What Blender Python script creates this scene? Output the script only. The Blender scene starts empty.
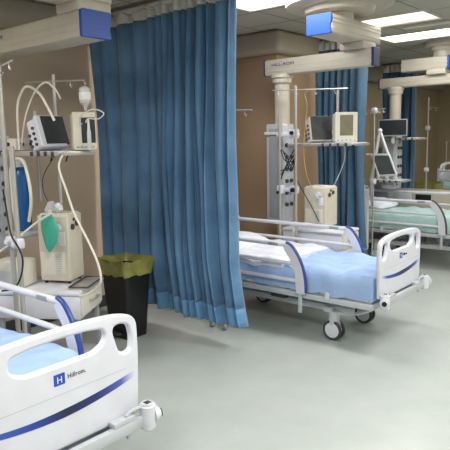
import bpy, bmesh, math, random
from mathutils import Vector, Matrix
random.seed(7)
C = bpy.context.scene.collection
PI = math.pi

# ------------------------------------------------------------------ materials
def mat(name, col, rough=.5, metal=0., var=.04, scale=8., bump=0., bscale=60., emis=None, estr=0., alpha=1., trans=0., spec=None):
    m = bpy.data.materials.new(name); m.use_nodes = True
    nt = m.node_tree; b = nt.nodes['Principled BSDF']
    tc = nt.nodes.new('ShaderNodeTexCoord')
    n = nt.nodes.new('ShaderNodeTexNoise'); n.inputs['Scale'].default_value = scale; n.inputs['Detail'].default_value = 4
    nt.links.new(tc.outputs['Object'], n.inputs['Vector'])
    r = nt.nodes.new('ShaderNodeValToRGB')
    c = [min(1, x) for x in col]
    r.color_ramp.elements[0].position = .3; r.color_ramp.elements[1].position = .7
    r.color_ramp.elements[0].color = (*[x*(1-var) for x in c], 1)
    r.color_ramp.elements[1].color = (*[min(1, x*(1+var)) for x in c], 1)
    nt.links.new(n.outputs['Fac'], r.inputs['Fac']); nt.links.new(r.outputs['Color'], b.inputs['Base Color'])
    b.inputs['Roughness'].default_value = rough; b.inputs['Metallic'].default_value = metal
    if spec is not None: b.inputs['Specular IOR Level'].default_value = spec
    if bump:
        n2 = nt.nodes.new('ShaderNodeTexNoise'); n2.inputs['Scale'].default_value = bscale; n2.inputs['Detail'].default_value = 6
        nt.links.new(tc.outputs['Object'], n2.inputs['Vector'])
        bp = nt.nodes.new('ShaderNodeBump'); bp.inputs['Strength'].default_value = bump; bp.inputs['Distance'].default_value = .02
        nt.links.new(n2.outputs['Fac'], bp.inputs['Height']); nt.links.new(bp.outputs['Normal'], b.inputs['Normal'])
    if emis: b.inputs['Emission Color'].default_value = (*emis, 1); b.inputs['Emission Strength'].default_value = estr
    if alpha < 1: b.inputs['Alpha'].default_value = alpha
    if trans: b.inputs['Transmission Weight'].default_value = trans
    return m
def s(r, g, b):  # sRGB 0-255 to linear
    f = lambda v: ((v/255+.055)/1.055)**2.4 if v > 10 else v/255/12.92
    return (f(r), f(g), f(b))
W = dict(
    white=mat('white_plastic', s(214,215,223), .35),
    warm=mat('warm_white_paint', s(188,180,166), .42),
    beige=mat('beige_plastic', s(206,197,180), .45),
    cream=mat('cream_plastic', s(216,211,198), .45),
    grey=mat('grey_plastic', s(150,152,156), .45),
    lgrey=mat('light_grey_metal', s(190,193,198), .38, .15),
    dgrey=mat('dark_grey', s(62,62,64), .5),
    black=mat('black_plastic', s(22,22,24), .45),
    steel=mat('brushed_steel', s(188,184,178), .32, .5),
    chrome=mat('chrome', s(200,200,200), .15, 1.),
    blue=mat('blue_plastic', s(34,76,162), .4),
    navy=mat('navy_trim', s(46,66,140), .35),
    dnavy=mat('dark_navy', s(32,44,84), .4),
    tankblue=mat('tank_blue', s(18,80,138), .35),
    sheet=mat('pale_blue_sheet', s(158,184,226), .85, bump=.5, bscale=9, var=.05),
    teal=mat('pale_teal_sheet', s(176,206,203), .85, bump=.5, bscale=9, var=.06),
    linen=mat('white_linen', s(222,224,234), .85, bump=.5, bscale=10),
    screen=mat('dark_screen', s(30,34,40), .38, var=.25, scale=10),
    gscreen=mat('grey_screen', s(120,112,92), .25, var=.1),
    tscreen=mat('tablet_screen', s(88,98,98), .2, var=.12),
    green=mat('green_rubber', s(66,168,142), .5),
    bag=mat('yellow_green_film', s(138,138,76), .3, var=.25, scale=14, bump=.5, bscale=20),
    tubew=mat('white_tube', s(216,210,196), .35),
    clear=mat('clear_plastic', s(225,228,230), .12, alpha=.45),
    fluid=mat('bottle_fluid', s(215,205,205), .2, alpha=.85),
    orange=mat('orange_cord', s(196,164,112), .5),
    mesh=mat('curtain_mesh', s(206,203,195), .8, var=.12, scale=90),
    track=mat('track_grey', s(120,116,108), .45, .3),
    paper=mat('paper_label', s(228,228,228), .7),
    pink=mat('pale_screen_blue', s(60,90,130), .2, var=.4, scale=20),
)

# ------------------------------------------------------------------ object helpers
def link(name, me, m, parent=None):
    o = bpy.data.objects.new(name, me); C.objects.link(o)
    if m is not None and me is not None:
        me.materials.clear(); me.materials.append(m)
    if parent: o.parent = parent
    return o
def tag(o, label, cat, group=None, kind=None):
    o['label'] = label; o['category'] = cat
    if group: o['group'] = group
    if kind: o['kind'] = kind
    return o
def thing(name, label, cat, loc=(0,0,0), rz=0., group=None):
    o = bpy.data.objects.new(name, None); C.objects.link(o); o.empty_display_size = .1
    o.location = loc; o.rotation_euler = (0,0,rz)
    return tag(o, label, cat, group)
class MB:
    def __init__(self): self.b = bmesh.new()
    def _add(self, sub, mtx=None):
        me = bpy.data.meshes.new('t'); sub.to_mesh(me); sub.free()
        if mtx is not None: me.transform(mtx)
        self.b.from_mesh(me); bpy.data.meshes.remove(me)
    def box(self, c, d, rz=0., bev=.006, seg=2, rot=None):
        t = bmesh.new(); bmesh.ops.create_cube(t, size=1)
        for v in t.verts: v.co = Vector((v.co.x*d[0], v.co.y*d[1], v.co.z*d[2]))
        bev = min(bev, min(d)*.45)
        if bev > 0: bmesh.ops.bevel(t, geom=t.edges[:], offset=bev, segments=seg, affect='EDGES', profile=.5)
        m = Matrix.Translation(c) @ (rot if rot is not None else Matrix.Rotation(rz, 4, 'Z'))
        self._add(t, m); return self
    def cyl(self, p0, p1, r, r2=None, seg=18, bev=.0):
        p0 = Vector(p0); p1 = Vector(p1); d = p1-p0
        t = bmesh.new(); bmesh.ops.create_cone(t, cap_ends=True, segments=seg, radius1=r, radius2=r if r2 is None else r2, depth=d.length)
        if bev:
            es = [e for e in t.edges if len(e.link_faces) == 2 and any(len(f.verts) > 4 for f in e.link_faces)]
            bmesh.ops.bevel(t, geom=es, offset=bev, segments=2, affect='EDGES')
        q = Vector((0,0,1)).rotation_difference(d.normalized()).to_matrix().to_4x4()
        self._add(t, Matrix.Translation((p0+p1)/2) @ q); return self
    def sph(self, c, r, sc=(1,1,1), seg=16):
        t = bmesh.new(); bmesh.ops.create_uvsphere(t, u_segments=seg, v_segments=seg//2+2, radius=r)
        self._add(t, Matrix.Translation(c) @ Matrix.Diagonal((*sc,1))); return self
    def tube(self, pts, r, seg=8, smooth=True, n=8):
        P = [Vector(p) for p in pts]
        if smooth and len(P) > 2:
            Q = []
            for i in range(len(P)-1):
                a = P[max(i-1,0)]; b = P[i]; c = P[i+1]; d = P[min(i+2,len(P)-1)]
                for k in range(n):
                    t = k/n
                    Q.append(.5*((2*b)+(c-a)*t+(2*a-5*b+4*c-d)*t*t+(3*b-a-3*c+d)*t**3))
            Q.append(P[-1]); P = Q
        t = bmesh.new(); rings = []
        prev = None
        for i, p in enumerate(P):
            tg = (P[min(i+1,len(P)-1)]-P[max(i-1,0)]).normalized()
            if prev is None:
                a = Vector((0,0,1)) if abs(tg.z) < .9 else Vector((1,0,0))
                u = tg.cross(a).normalized()
            else:
                u = (prev - tg*prev.dot(tg)).normalized()
            prev = u; v = tg.cross(u)
            rings.append([t.verts.new(p+(u*math.cos(2*PI*k/seg)+v*math.sin(2*PI*k/seg))*r) for k in range(seg)])
        for a, b in zip(rings, rings[1:]):
            for k in range(seg): t.faces.new((a[k],a[(k+1)%seg],b[(k+1)%seg],b[k]))
        t.faces.new(rings[0][::-1]); t.faces.new(rings[-1])
        self._add(t); return self
    def lathe(self, prof, c=(0,0,0), seg=28, rot=None):
        t = bmesh.new(); rings = []
        for (r, z) in prof: rings.append([t.verts.new((r*math.cos(2*PI*k/seg), r*math.sin(2*PI*k/seg), z)) for k in range(seg)])
        for a, b in zip(rings, rings[1:]):
            for k in range(seg): t.faces.new((a[k],a[(k+1)%seg],b[(k+1)%seg],b[k]))
        t.faces.new(rings[0][::-1]); t.faces.new(rings[-1])
        self._add(t, Matrix.Translation(c) @ (rot if rot is not None else Matrix.Identity(4))); return self
    def build(self, name, m, parent=None, smooth=True):
        bmesh.ops.recalc_face_normals(self.b, faces=self.b.faces)
        me = bpy.data.meshes.new(name); self.b.to_mesh(me); self.b.free()
        if smooth:
            for p in me.polygons: p.use_smooth = True
            try: me.set_sharp_from_angle(angle=math.radians(38))
            except Exception: pass
        return link(name, me, W[m] if isinstance(m, str) else m, parent)
def rounded(poly, r, n=5):
    out = []
    N = len(poly)
    for i in range(N):
        p = Vector(poly[i]); a = Vector(poly[i-1]); b = Vector(poly[(i+1)%N])
        rr = r[i] if isinstance(r, (list,tuple)) else r
        rr = min(rr, (a-p).length*.49, (b-p).length*.49)
        A = p+(a-p).normalized()*rr; B = p+(b-p).normalized()*rr
        for k in range(n+1):
            t = k/n; out.append((1-t)**2*A+2*t*(1-t)*p+t*t*B)
    return out
def plate(name, loops, thick, bevel, m, parent, mtx):
    """loops in (u,v); first the outline then holes; extruded both ways; mtx maps (u,v,w) to the parent's space"""
    cu = bpy.data.curves.new('c', 'CURVE'); cu.dimensions = '2D'; cu.fill_mode = 'BOTH'
    cu.extrude = max(thick/2-bevel, .0005); cu.bevel_depth = bevel; cu.bevel_resolution = 2; cu.offset = -bevel
    for lp in loops:
        sp = cu.splines.new('POLY'); sp.points.add(len(lp)-1); sp.use_cyclic_u = True
        for i, p in enumerate(lp): sp.points[i].co = (p[0], p[1], 0, 1)
    o = bpy.data.objects.new('c', cu); C.objects.link(o)
    bpy.context.view_layer.update()
    me = bpy.data.meshes.new_from_object(o.evaluated_get(bpy.context.evaluated_depsgraph_get()))
    bpy.data.objects.remove(o); bpy.data.curves.remove(cu)
    me.transform(mtx); me.name = name
    for p in me.polygons: p.use_smooth = True
    try: me.set_sharp_from_angle(angle=math.radians(40))
    except Exception: pass
    return link(name, me, W[m] if isinstance(m, str) else m, parent)
def text(name, body, size, m, parent, mtx, ext=.0008, sx=1.):
    cu = bpy.data.curves.new('f', 'FONT'); cu.body = body; cu.size = size; cu.extrude = ext; cu.resolution_u = 3; cu.space_character = 1.05
    o = bpy.data.objects.new('f', cu); C.objects.link(o); bpy.context.view_layer.update()
    me = bpy.data.meshes.new_from_object(o.evaluated_get(bpy.context.evaluated_depsgraph_get()))
    bpy.data.objects.remove(o); bpy.data.curves.remove(cu)
    me.transform(mtx @ Matrix.Diagonal((sx,1,1,1))); me.name = name
    return link(name, me, W[m] if isinstance(m, str) else m, parent)
# (u,v,w)->(x,y,z): seen from +X, u runs along +Y, v up
FX = Matrix(((0,0,1,0),(1,0,0,0),(0,1,0,0),(0,0,0,1)))
# seen from -Y: u along +X, v up, w toward -Y
FY = Matrix(((1,0,0,0),(0,0,-1,0),(0,1,0,0),(0,0,0,1)))
T = Matrix.Translation

# ------------------------------------------------------------------ the room
CEIL = 3.0
def structure(o): o['kind'] = 'structure'; return o
# floor
def floor_material():
    m = bpy.data.materials.new('vinyl_floor'); m.use_nodes = True; nt = m.node_tree; b = nt.nodes['Principled BSDF']
    tc = nt.nodes.new('ShaderNodeTexCoord')
    n = nt.nodes.new('ShaderNodeTexNoise'); n.inputs['Scale'].default_value = 1.3; n.inputs['Detail'].default_value = 8; n.inputs['Roughness'].default_value = .65
    nt.links.new(tc.outputs['Object'], n.inputs['Vector'])
    r = nt.nodes.new('ShaderNodeValToRGB'); r.color_ramp.elements[0].position = .3; r.color_ramp.elements[1].position = .75
    r.color_ramp.elements[0].color = (*s(164,171,167),1); r.color_ramp.elements[1].color = (*s(186,191,188),1)
    nt.links.new(n.outputs['Fac'], r.inputs['Fac']); nt.links.new(r.outputs['Color'], b.inputs['Base Color'])
    n2 = nt.nodes.new('ShaderNodeTexNoise'); n2.inputs['Scale'].default_value = 5; n2.inputs['Detail'].default_value = 6
    nt.links.new(tc.outputs['Object'], n2.inputs['Vector'])
    mr = nt.nodes.new('ShaderNodeMapRange'); mr.inputs['To Min'].default_value = .25; mr.inputs['To Max'].default_value = .42
    nt.links.new(n2.outputs['Fac'], mr.inputs['Value']); nt.links.new(mr.outputs['Result'], b.inputs['Roughness'])
    bp = nt.nodes.new('ShaderNodeBump'); bp.inputs['Strength'].default_value = .05; bp.inputs['Distance'].default_value = .02
    nt.links.new(n2.outputs['Fac'], bp.inputs['Height']); nt.links.new(bp.outputs['Normal'], b.inputs['Normal'])
    return m
def ceiling_material():
    m = bpy.data.materials.new('ceiling_tiles'); m.use_nodes = True; nt = m.node_tree; b = nt.nodes['Principled BSDF']
    tc = nt.nodes.new('ShaderNodeTexCoord'); sep = nt.nodes.new('ShaderNodeSeparateXYZ')
    nt.links.new(tc.outputs['Object'], sep.inputs[0])
    outs = []
    for ax in (0,1):
        a = nt.nodes.new('ShaderNodeMath'); a.operation = 'PINGPONG'; a.inputs[1].default_value = .3
        nt.links.new(sep.outputs[ax], a.inputs[0])
        l = nt.nodes.new('ShaderNodeMath'); l.operation = 'LESS_THAN'; l.inputs[1].default_value = .011
        nt.links.new(a.outputs[0], l.inputs[0]); outs.append(l)
    mx = nt.nodes.new('ShaderNodeMath'); mx.operation = 'MAXIMUM'
    nt.links.new(outs[0].outputs[0], mx.inputs[0]); nt.links.new(outs[1].outputs[0], mx.inputs[1])
    n = nt.nodes.new('ShaderNodeTexNoise'); n.inputs['Scale'].default_value = 40; n.inputs['Detail'].default_value = 5
    nt.links.new(tc.outputs['Object'], n.inputs['Vector'])
    r = nt.nodes.new('ShaderNodeValToRGB'); r.color_ramp.elements[0].color = (*s(172,170,158),1); r.color_ramp.elements[1].color = (*s(192,190,178),1)
    nt.links.new(n.outputs['Fac'], r.inputs['Fac'])
    mix = nt.nodes.new('ShaderNodeMix'); mix.data_type = 'RGBA'
    nt.links.new(mx.outputs[0], mix.inputs[0]); nt.links.new(r.outputs['Color'], mix.inputs[6]); mix.inputs[7].default_value = (*s(128,126,116),1)
    nt.links.new(mix.outputs[2], b.inputs['Base Color']); b.inputs['Roughness'].default_value = .9
    bp = nt.nodes.new('ShaderNodeBump'); bp.inputs['Strength'].default_value = .4; bp.inputs['Distance'].default_value = .01; bp.invert = True
    nt.links.new(mx.outputs[0], bp.inputs['Height']); nt.links.new(bp.outputs['Normal'], b.inputs['Normal'])
    return m
wallm = mat('brown_wall_paint', s(204,181,160), .6, var=.04, scale=1.5, bump=.08, bscale=120)
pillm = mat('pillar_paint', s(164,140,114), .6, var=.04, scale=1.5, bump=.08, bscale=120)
soffm = mat('soffit_paint', s(168,158,142), .6, var=.05, scale=2)
offw = mat('aisle_wall_paint', s(205,205,196), .7)
X0, X1, Y0, Y1 = -4.9, 3.2, -2.5, 13.3
structure(MB().box(((X0+X1)/2,(Y0+Y1)/2,-.05),(X1-X0+.4,Y1-Y0+.4,.1),bev=0).build('floor',floor_material(),smooth=False))
structure(MB().box(((X0+X1)/2,(Y0+Y1)/2,CEIL+.05),(X1-X0+.4,Y1-Y0+.4,.1),bev=0).build('ceiling',ceiling_material(),smooth=False))
structure(MB().box((X0-.1,(Y0+6.4)/2,CEIL/2),(.2,6.4-Y0,CEIL),bev=0).build('wall_left',wallm,smooth=False))
farm = mat('olive_wall', s(164,147,118), .6, var=.04, scale=1.5)  # far walls coloured darker and more olive than the near head wall
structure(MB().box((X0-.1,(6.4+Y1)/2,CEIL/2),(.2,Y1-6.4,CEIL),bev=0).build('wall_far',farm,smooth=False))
structure(MB().box((X1+.1,(Y0+Y1)/2,CEIL/2),(.2,Y1-Y0+.4,CEIL),bev=0).build('wall_right',offw,smooth=False))
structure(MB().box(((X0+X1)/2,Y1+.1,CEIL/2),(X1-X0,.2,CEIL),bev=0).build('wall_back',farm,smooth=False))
structure(MB().box(((X0+X1)/2,Y0-.1,CEIL/2),(X1-X0,.2,CEIL),bev=0).build('wall_front',offw,smooth=False))
# pillar with rounded soffit that juts out of the head wall between bays two and three
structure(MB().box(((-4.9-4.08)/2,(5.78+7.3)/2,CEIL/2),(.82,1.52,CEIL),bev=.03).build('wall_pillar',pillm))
structure(MB().box(((-4.9-3.96)/2,(5.65+7.3)/2,2.87),(.94,1.67,.262),bev=.05,seg=4).build('trim_1',soffm))
structure(MB().box((-4.82,2.4,2.86),(.16,3.9,.28),bev=.03).build('trim_2',soffm))
structure(MB().box((-4.82,10.3,2.86),(.16,5.9,.28),bev=.03).build('trim_3',soffm))
structure(MB().box((-4.885,(Y0+5.7)/2,.06),(.03,5.7-Y0,.12),bev=.004).build('baseboard_left','dgrey'))

# ------------------------------------------------------------------ ceiling lights
def ceiling_light(x0,x1,y0,y1,label,power,col=(1,.97,.92),group=None,vis=True,estr=9.):
    cx, cy = (x0+x1)/2, (y0+y1)/2
    t = thing('ceiling_light', label, 'light', (cx,cy,CEIL), group=group)
    w, d = x1-x0, y1-y0
    f = MB()
    for sx in (-1,1): f.box((sx*(w/2-.012),0,-.012),(.024,d,.03),bev=.003)
    for sy in (-1,1): f.box((0,sy*(d/2-.012),-.012),(w-.05,.024,.03),bev=.003)
    f.build('frame','cream',t)
    MB().box((0,0,-.008),(w-.05,d-.05,.008),bev=0).build('diffuser',mat('diffuser_glow',(.9,.9,.9),.5,emis=col,estr=estr),t)
    la = bpy.data.lights.new('panel_lamp','AREA'); la.shape = 'RECTANGLE'; la.size = w*.9; la.size_y = d*.9; la.energy = power; la.color = col
    lo = bpy.data.objects.new('lamp',la); C.objects.link(lo); lo.parent = t; lo.location = (0,0,-.03)
    return t
ceiling_light(-3.6,-2.4,4.08,4.66,'bright ceiling light panel just behind the top of the near blue curtain',34,(1,.98,.95))
ceiling_light(-3.2,-2.34,5.86,6.38,'warm ceiling light panel behind the blue-ended overhead arm',17,(1,.9,.76),estr=3.)
ceiling_light(-3.42,-1.95,7.0,7.55,'long cool white ceiling light panel farthest from the camera',17,(1,1,.98))
ceiling_light(-2.9,-1.6,6.62,6.70,'thin cream strip light running between the two far ceiling panels',4,(1,.88,.7),estr=1.6)
for (x,y,p) in ((-.6,1.2,110),(-.6,4.3,75),(-.6,7.3,34),(1.8,2.6,70),(1.8,6,24),(-3.3,.3,75),(-.6,10.4,24),(-3.0,10.6,15)):  # unseen panels; the left bay's one is added to brighten its wall
    ceiling_light(x-.6,x+.6,y-.3,y+.3,'square-edged white ceiling light panel out of view above aisle and bays',p,(1,.99,.95),group='aisle ceiling lights')

# ------------------------------------------------------------------ curtains
def curtain_material(name, dark, light, hemcol=None, zhem=.0):
    m = bpy.data.materials.new(name); m.use_nodes = True; nt = m.node_tree; b = nt.nodes['Principled BSDF']
    tc = nt.nodes.new('ShaderNodeTexCoord'); n = nt.nodes.new('ShaderNodeTexNoise'); n.inputs['Scale'].default_value = 3; n.inputs['Detail'].default_value = 6
    nt.links.new(tc.outputs['Object'], n.inputs['Vector'])
    r = nt.nodes.new('ShaderNodeValToRGB'); r.color_ramp.elements[0].position = .3; r.color_ramp.elements[1].position = .7
    r.color_ramp.elements[0].color = (*dark,1); r.color_ramp.elements[1].color = (*light,1)
    nt.links.new(n.outputs['Fac'], r.inputs['Fac']); nt.links.new(r.outputs['Color'], b.inputs['Base Color'])
    b.inputs['Roughness'].default_value = .62; b.inputs['Sheen Weight'].default_value = .35
    n2 = nt.nodes.new('ShaderNodeTexNoise'); n2.inputs['Scale'].default_value = 6; n2.inputs['Detail'].default_value = 5; n2.inputs['Distortion'].default_value = 1.2
    nt.links.new(tc.outputs['Object'], n2.inputs['Vector'])
    bp = nt.nodes.new('ShaderNodeBump'); bp.inputs['Strength'].default_value = .35; bp.inputs['Distance'].default_value = .04
    nt.links.new(n2.outputs['Fac'], bp.inputs['Height']); nt.links.new(bp.outputs['Normal'], b.inputs['Normal'])
    return m
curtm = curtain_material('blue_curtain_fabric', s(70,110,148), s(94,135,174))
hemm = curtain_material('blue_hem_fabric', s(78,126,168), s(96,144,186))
shadem = curtain_material('shaded_blue_curtain_fabric', s(48,86,118), s(66,106,138))  # same blue cloth darkened, standing in for dimmer light in the far bays
def make_curtain(label, xa, xb, y, folds, ztop, zbot, flare=.05, mesh_h=.16, amp=.07, seed=1, tracklabel='', tx=None, fm=None):
    """folds: list of (relative width, amplitude)"""
    rnd = random.Random(seed)
    t = thing('privacy_curtain', label, 'curtain', ((xa+xb)/2, y, 0))
    tot = sum(f[0] for f in folds); L = xb-xa
    prof = [] # (s, offset)
    xs = 0
    for i, (w, a) in enumerate(folds):
        for k in range(14):
            u = k/14
            # rounded front pleat with a sharp back valley
            o = -a*(.5-.5*math.cos(2*PI*u)) if w > 1.05 else -a*(abs(math.sin(PI*u))**.7)
            skew = .18*math.sin(2*PI*u)*w*(1 if i%2 else -.6)
            prof.append(((xs+w*u+skew)/tot, o, i))
        xs += w
    prof.append((1.,0,len(folds)-1))
    ph = [rnd.uniform(0,6.28) for _ in range(8)]
    def P(si, o, i, z):
        h = (z-zbot)/(ztop-zbot)
        x = xa-(xa+xb)/2 + si*L
        x += flare*(max(0,1-h*4.5)**1.3*si*1.3 + (1-si)*(1-h)*1.0 - si*math.sin(PI*min(1,h))*.55) + .012*math.sin(3*z+ph[i%8])*(1-abs(2*h-1))
        yy = o*(.75+.45*(1-h)) + .018*math.sin(2.1*z+ph[(i+3)%8]+si*9) + .012*math.sin(si*23+z*1.3)
        return (x, yy, z)
    def sheet(name, z0, z1, n, m, off=0., sag=0.):
        b = MB(); rows = []
        for j in range(n+1):
            z = z0+(z1-z0)*j/n
            row = []
            for (si,o,i) in prof:
                p = P(si,o,i,z)
                zz = p[2]
                if sag: zz -= sag*(j/n)*abs(math.sin(si*PI*7))**.6
                row.append(b.b.verts.new((p[0],p[1]-off,zz)))
            rows.append(row)
        for a, c in zip(rows, rows[1:]):
            for k in range(len(a)-1): b.b.faces.new((a[k],a[k+1],c[k+1],c[k]))
        o_ = b.build(name, m, t)
        sd = o_.modifiers.new('thickness','SOLIDIFY'); sd.thickness = .003
        return o_
    sheet('fabric_panel', zbot+.15, ztop, 30, fm or curtm)
    sheet('hem', zbot, zbot+.155, 3, fm or hemm, .002)
    sheet('mesh_header', ztop-.01, ztop+mesh_h, 4, 'mesh', .003, sag=.05)
    nh = max(5, int(len(folds)*.8))
    for k in range(nh):
        hk = MB()
        si = (k+.5)/nh
        x = xa-(xa+xb)/2+si*L
        hk.tube([(x,-.01,ztop+mesh_h-.06),(x,0,ztop+mesh_h-.01),(x,.008,min(CEIL-.02,ztop+mesh_h+.03))],.004,6)
        hk.build('curtain_hook','steel',t)
    a, c = tx or (xa, xb+.2)
    trk = thing('curtain_track', tracklabel, 'rail', ((a+c)/2, y, CEIL))
    MB().box((0,0,-.025),(c-a,.035,.028),bev=.004).build('rail','track',trk)
    hg = MB()
    for k in range(4):
        x = -(c-a)/2+.15+(c-a-.3)*k/3
        hg.cyl((x,0,-.012),(x,0,0),.014)
    hg.build('ceiling_bracket','track',trk)
    return t
F1 = [(1.5,.05),(2.2,.07),(2.0,.07),(2.3,.08),(1.2,.09),(1.0,.08),(.8,.11),(.7,.12),(.8,.13),(.6,.11),(.7,.13),(.6,.11),(.7,.13),(1.1,.14),(1.0,.1),(.6,.08)]
make_curtain('large blue privacy curtain nearest the camera, hanging beside the black bin', -4.87, -2.97, 3.68, F1, 2.84, .19, .07, .11, seed=3,
    tracklabel='grey ceiling rail carrying the large near blue curtain', tx=(-4.86,-1.0))
F2 = [(1,.07),(.8,.09),(.7,.08),(.9,.09),(.7,.08),(1,.09),(1.2,.08)]
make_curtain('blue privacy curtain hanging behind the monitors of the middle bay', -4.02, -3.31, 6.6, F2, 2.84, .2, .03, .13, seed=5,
    tracklabel='grey ceiling rail above the middle blue curtain', tx=(-4.0,-3.3), fm=shadem)
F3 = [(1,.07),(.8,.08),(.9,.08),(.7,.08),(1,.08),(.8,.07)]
make_curtain('blue privacy curtain farthest away, behind the third bed', -4.56, -3.95, 9.7, F3, 2.84, .2, .03, .13, seed=9,
    tracklabel='grey ceiling rail above the farthest blue curtain', tx=(-4.6,-3.6), fm=shadem)

# ------------------------------------------------------------------ ceiling pendants
def beam_shell(L, w, h, groove=True):
    b = MB(); b.box((0,0,0),(L,w,h),bev=.018,seg=3)
    if groove:
        for zz in (-.25,.02):
            for sy in (-1,1): b.box((0,sy*(w/2),zz*h),(L*.985,.008,.012),bev=.002)
    return b
def cap(name, L, w, h, m, parent, end, thick=.03, axis='x', yy=0, xx=0, zz=0):
    lp = rounded([(-w/2,-h/2),(w/2,-h/2),(w/2-.012,-.1*h),(w/2+.004,.15*h),(w/2,h/2),(-w/2,h/2)],.014)
    if axis == 'x': mt = T((end,yy,zz)) @ FX
    else: mt = T((xx,end,zz)) @ FY
    return plate(name,[lp],thick,.004,m,parent,mt)
def make_pendant(label, bx0, bx1, by, bz0, bz1, ax, ay0, ay1, plate_xy, plate_r, colx, colw=.22, cz0=.82, armcap=True, colz=1.9, capm='blue', txt=True, w=.24, armx=None, toff=.1):
    t = thing('ceiling_pendant', label, 'pendant', (plate_xy[0],plate_xy[1],CEIL))
    ox, oy, oz = plate_xy[0], plate_xy[1], CEIL
    L = bx1-bx0; h = bz1-bz0; cz = (bz0+bz1)/2
    o = beam_shell(L,w,h).build('equipment_beam','warm',t); o.location = ((bx0+bx1)/2-ox, by-oy, cz-oz)
    c1 = cap('beam_end_cap',L,w,h+.006,'dnavy' if capm=='blue2' else capm,o,L/2)
    c2 = cap('beam_end_cap',L,w,h+.004,'dnavy',o,-L/2,.02)
    if txt:
        text('lettering','HILL-ROM',.042,'navy',o,T((-L/2+toff,-w/2-.006,.012)) @ FY,sx=1.5)
    # arm running along the ward under the ceiling
    az0 = bz1+.06; az1 = az0+.17; LA = ay1-ay0
    b = MB(); b.box((0,0,0),(.25,LA,.17),bev=.018,seg=3)
    for q in (-.2,.1,.3):
        for sx in (-1,1): b.box((sx*.125,0,q*.17),(.008,LA*.985,.012),bev=.002)
    if armx:
        b.b.free(); LA = armx[1]-armx[0]; b = beam_shell(LA,.25,.17)
    a = b.build('swing_arm','warm',t); a.location = (ax-ox,(ay0+ay1)/2-oy,(az0+az1)/2-oz)
    if armx:
        a.location.x = (armx[0]+armx[1])/2-ox; cap('arm_end_cap',LA,.25,.174,'blue',a,LA/2); armcap = False
    if armcap: cap('arm_end_cap',0,.25,.176,'blue',a,-LA/2,.03,'y')
    MB().box((ax-ox,by-oy,(bz1+az0)/2-oz),(.26,.26,az0-bz1+.01),bev=.01).build('joint_block','warm',t)
    hub = MB(); hub.cyl((0,0,az1-oz-.002),(0,0,-.06),.13,seg=28)
    hub.build('hub','warm',t)
    MB().lathe([(plate_r*.62,-.12),(plate_r*.66,-.075),(plate_r*.9,-.07),(plate_r*.985,-.055),(plate_r,-.035),(plate_r,-.004),(plate_r*.6,-.002)],seg=48).build('ceiling_plate','warm',t)
    # vertical post and supply column
    MB().cyl((colx-ox,by-oy,bz0-oz-.02),(colx-ox,by-oy,bz0-oz-.09),.105,seg=28,bev=.01).cyl((colx-ox,by-oy,bz0-oz+.01),(colx-ox,by-oy,bz0-oz-.03),.12,seg=28).build('collar','warm',t)
    MB().cyl((colx-ox,by-oy,bz0-oz-.05),(colx-ox,by-oy,colz-oz-.03),.082,seg=28).build('post','warm',t)
    col = MB().box((colx-.03-ox,by-oy,(cz0+colz)/2-oz),(colw,.22,colz-cz0),bev=.012).build('supply_column','lgrey',t)
    pf = MB().box((colx-.03-ox,by-.112-oy,(cz0+colz)/2-oz),(colw*.62,.01,colz-cz0-.1),bev=.002).build('column_panel','grey',col)
    for k in range(6):
        zz = cz0+.2+k*.13
        for q in (-.045,.045): MB().cyl((colx+.083-ox-.005,by+q-oy,zz-oz),(colx+.1-ox,by+q-oy,zz-oz),.022,seg=14).build('gas_outlet','dgrey',col)
    MB().box((colx-.03-ox,by-.005-oy,colz-.1-oz),(colw+.03,.25,.03),bev=.004).build('column_band','white',col)
    return t
make_pendant('overhead supply beam with bright blue end cap above the left bay', -4.82,-3.2,2.47,2.43,2.60, -3.32,1.2,2.62,(-3.32,1.6),  .4, -4.70, armcap=False, toff=.36)
make_pendant('overhead supply beam and white post hanging over the middle bay equipment', -3.86,-2.58,5.3,2.42,2.59, -2.77,4.58,5.55,(-2.78,4.95),.5, -3.67, capm='blue2', w=.13)
make_pendant('overhead supply beam hanging over the third bay', -3.85,-2.6,8.1,2.43,2.57, -3.0,8.0,8.2,(-2.95,8.1),.25, -3.62, colz=1.95, cz0=.98, capm='blue2', txt=False, w=.13, armx=(-3.5,-2.84))

# ------------------------------------------------------------------ hospital beds
stripe_m = None
def stripe_material():
    m = bpy.data.materials.new('blue_fading_stripe'); m.use_nodes = True; nt = m.node_tree; b = nt.nodes['Principled BSDF']
    tc = nt.nodes.new('ShaderNodeTexCoord'); sep = nt.nodes.new('ShaderNodeSeparateXYZ'); nt.links.new(tc.outputs['Object'], sep.inputs[0])
    mr = nt.nodes.new('ShaderNodeMapRange'); mr.inputs['From Min'].default_value = -.37; mr.inputs['From Max'].default_value = .37
    nt.links.new(sep.outputs[1], mr.inputs['Value'])
    r = nt.nodes.new('ShaderNodeValToRGB'); e = r.color_ramp.elements
    e[0].position = 0; e[0].color = (*s(200,204,226),1); e[1].position = 1; e[1].color = (*s(205,208,228),1)
    for p, c in ((.12,s(52,84,170)),(.32,s(34,62,150)),(.52,s(24,28,62)),(.72,s(34,44,110)),(.9,s(74,90,170))):
        q = e.new(p); q.color = (*c,1)
    nt.links.new(mr.outputs['Result'], r.inputs['Fac']); nt.links.new(r.outputs['Color'], b.inputs['Base Color']); b.inputs['Roughness'].default_value = .35
    return m
stripe_m = stripe_material()
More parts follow.
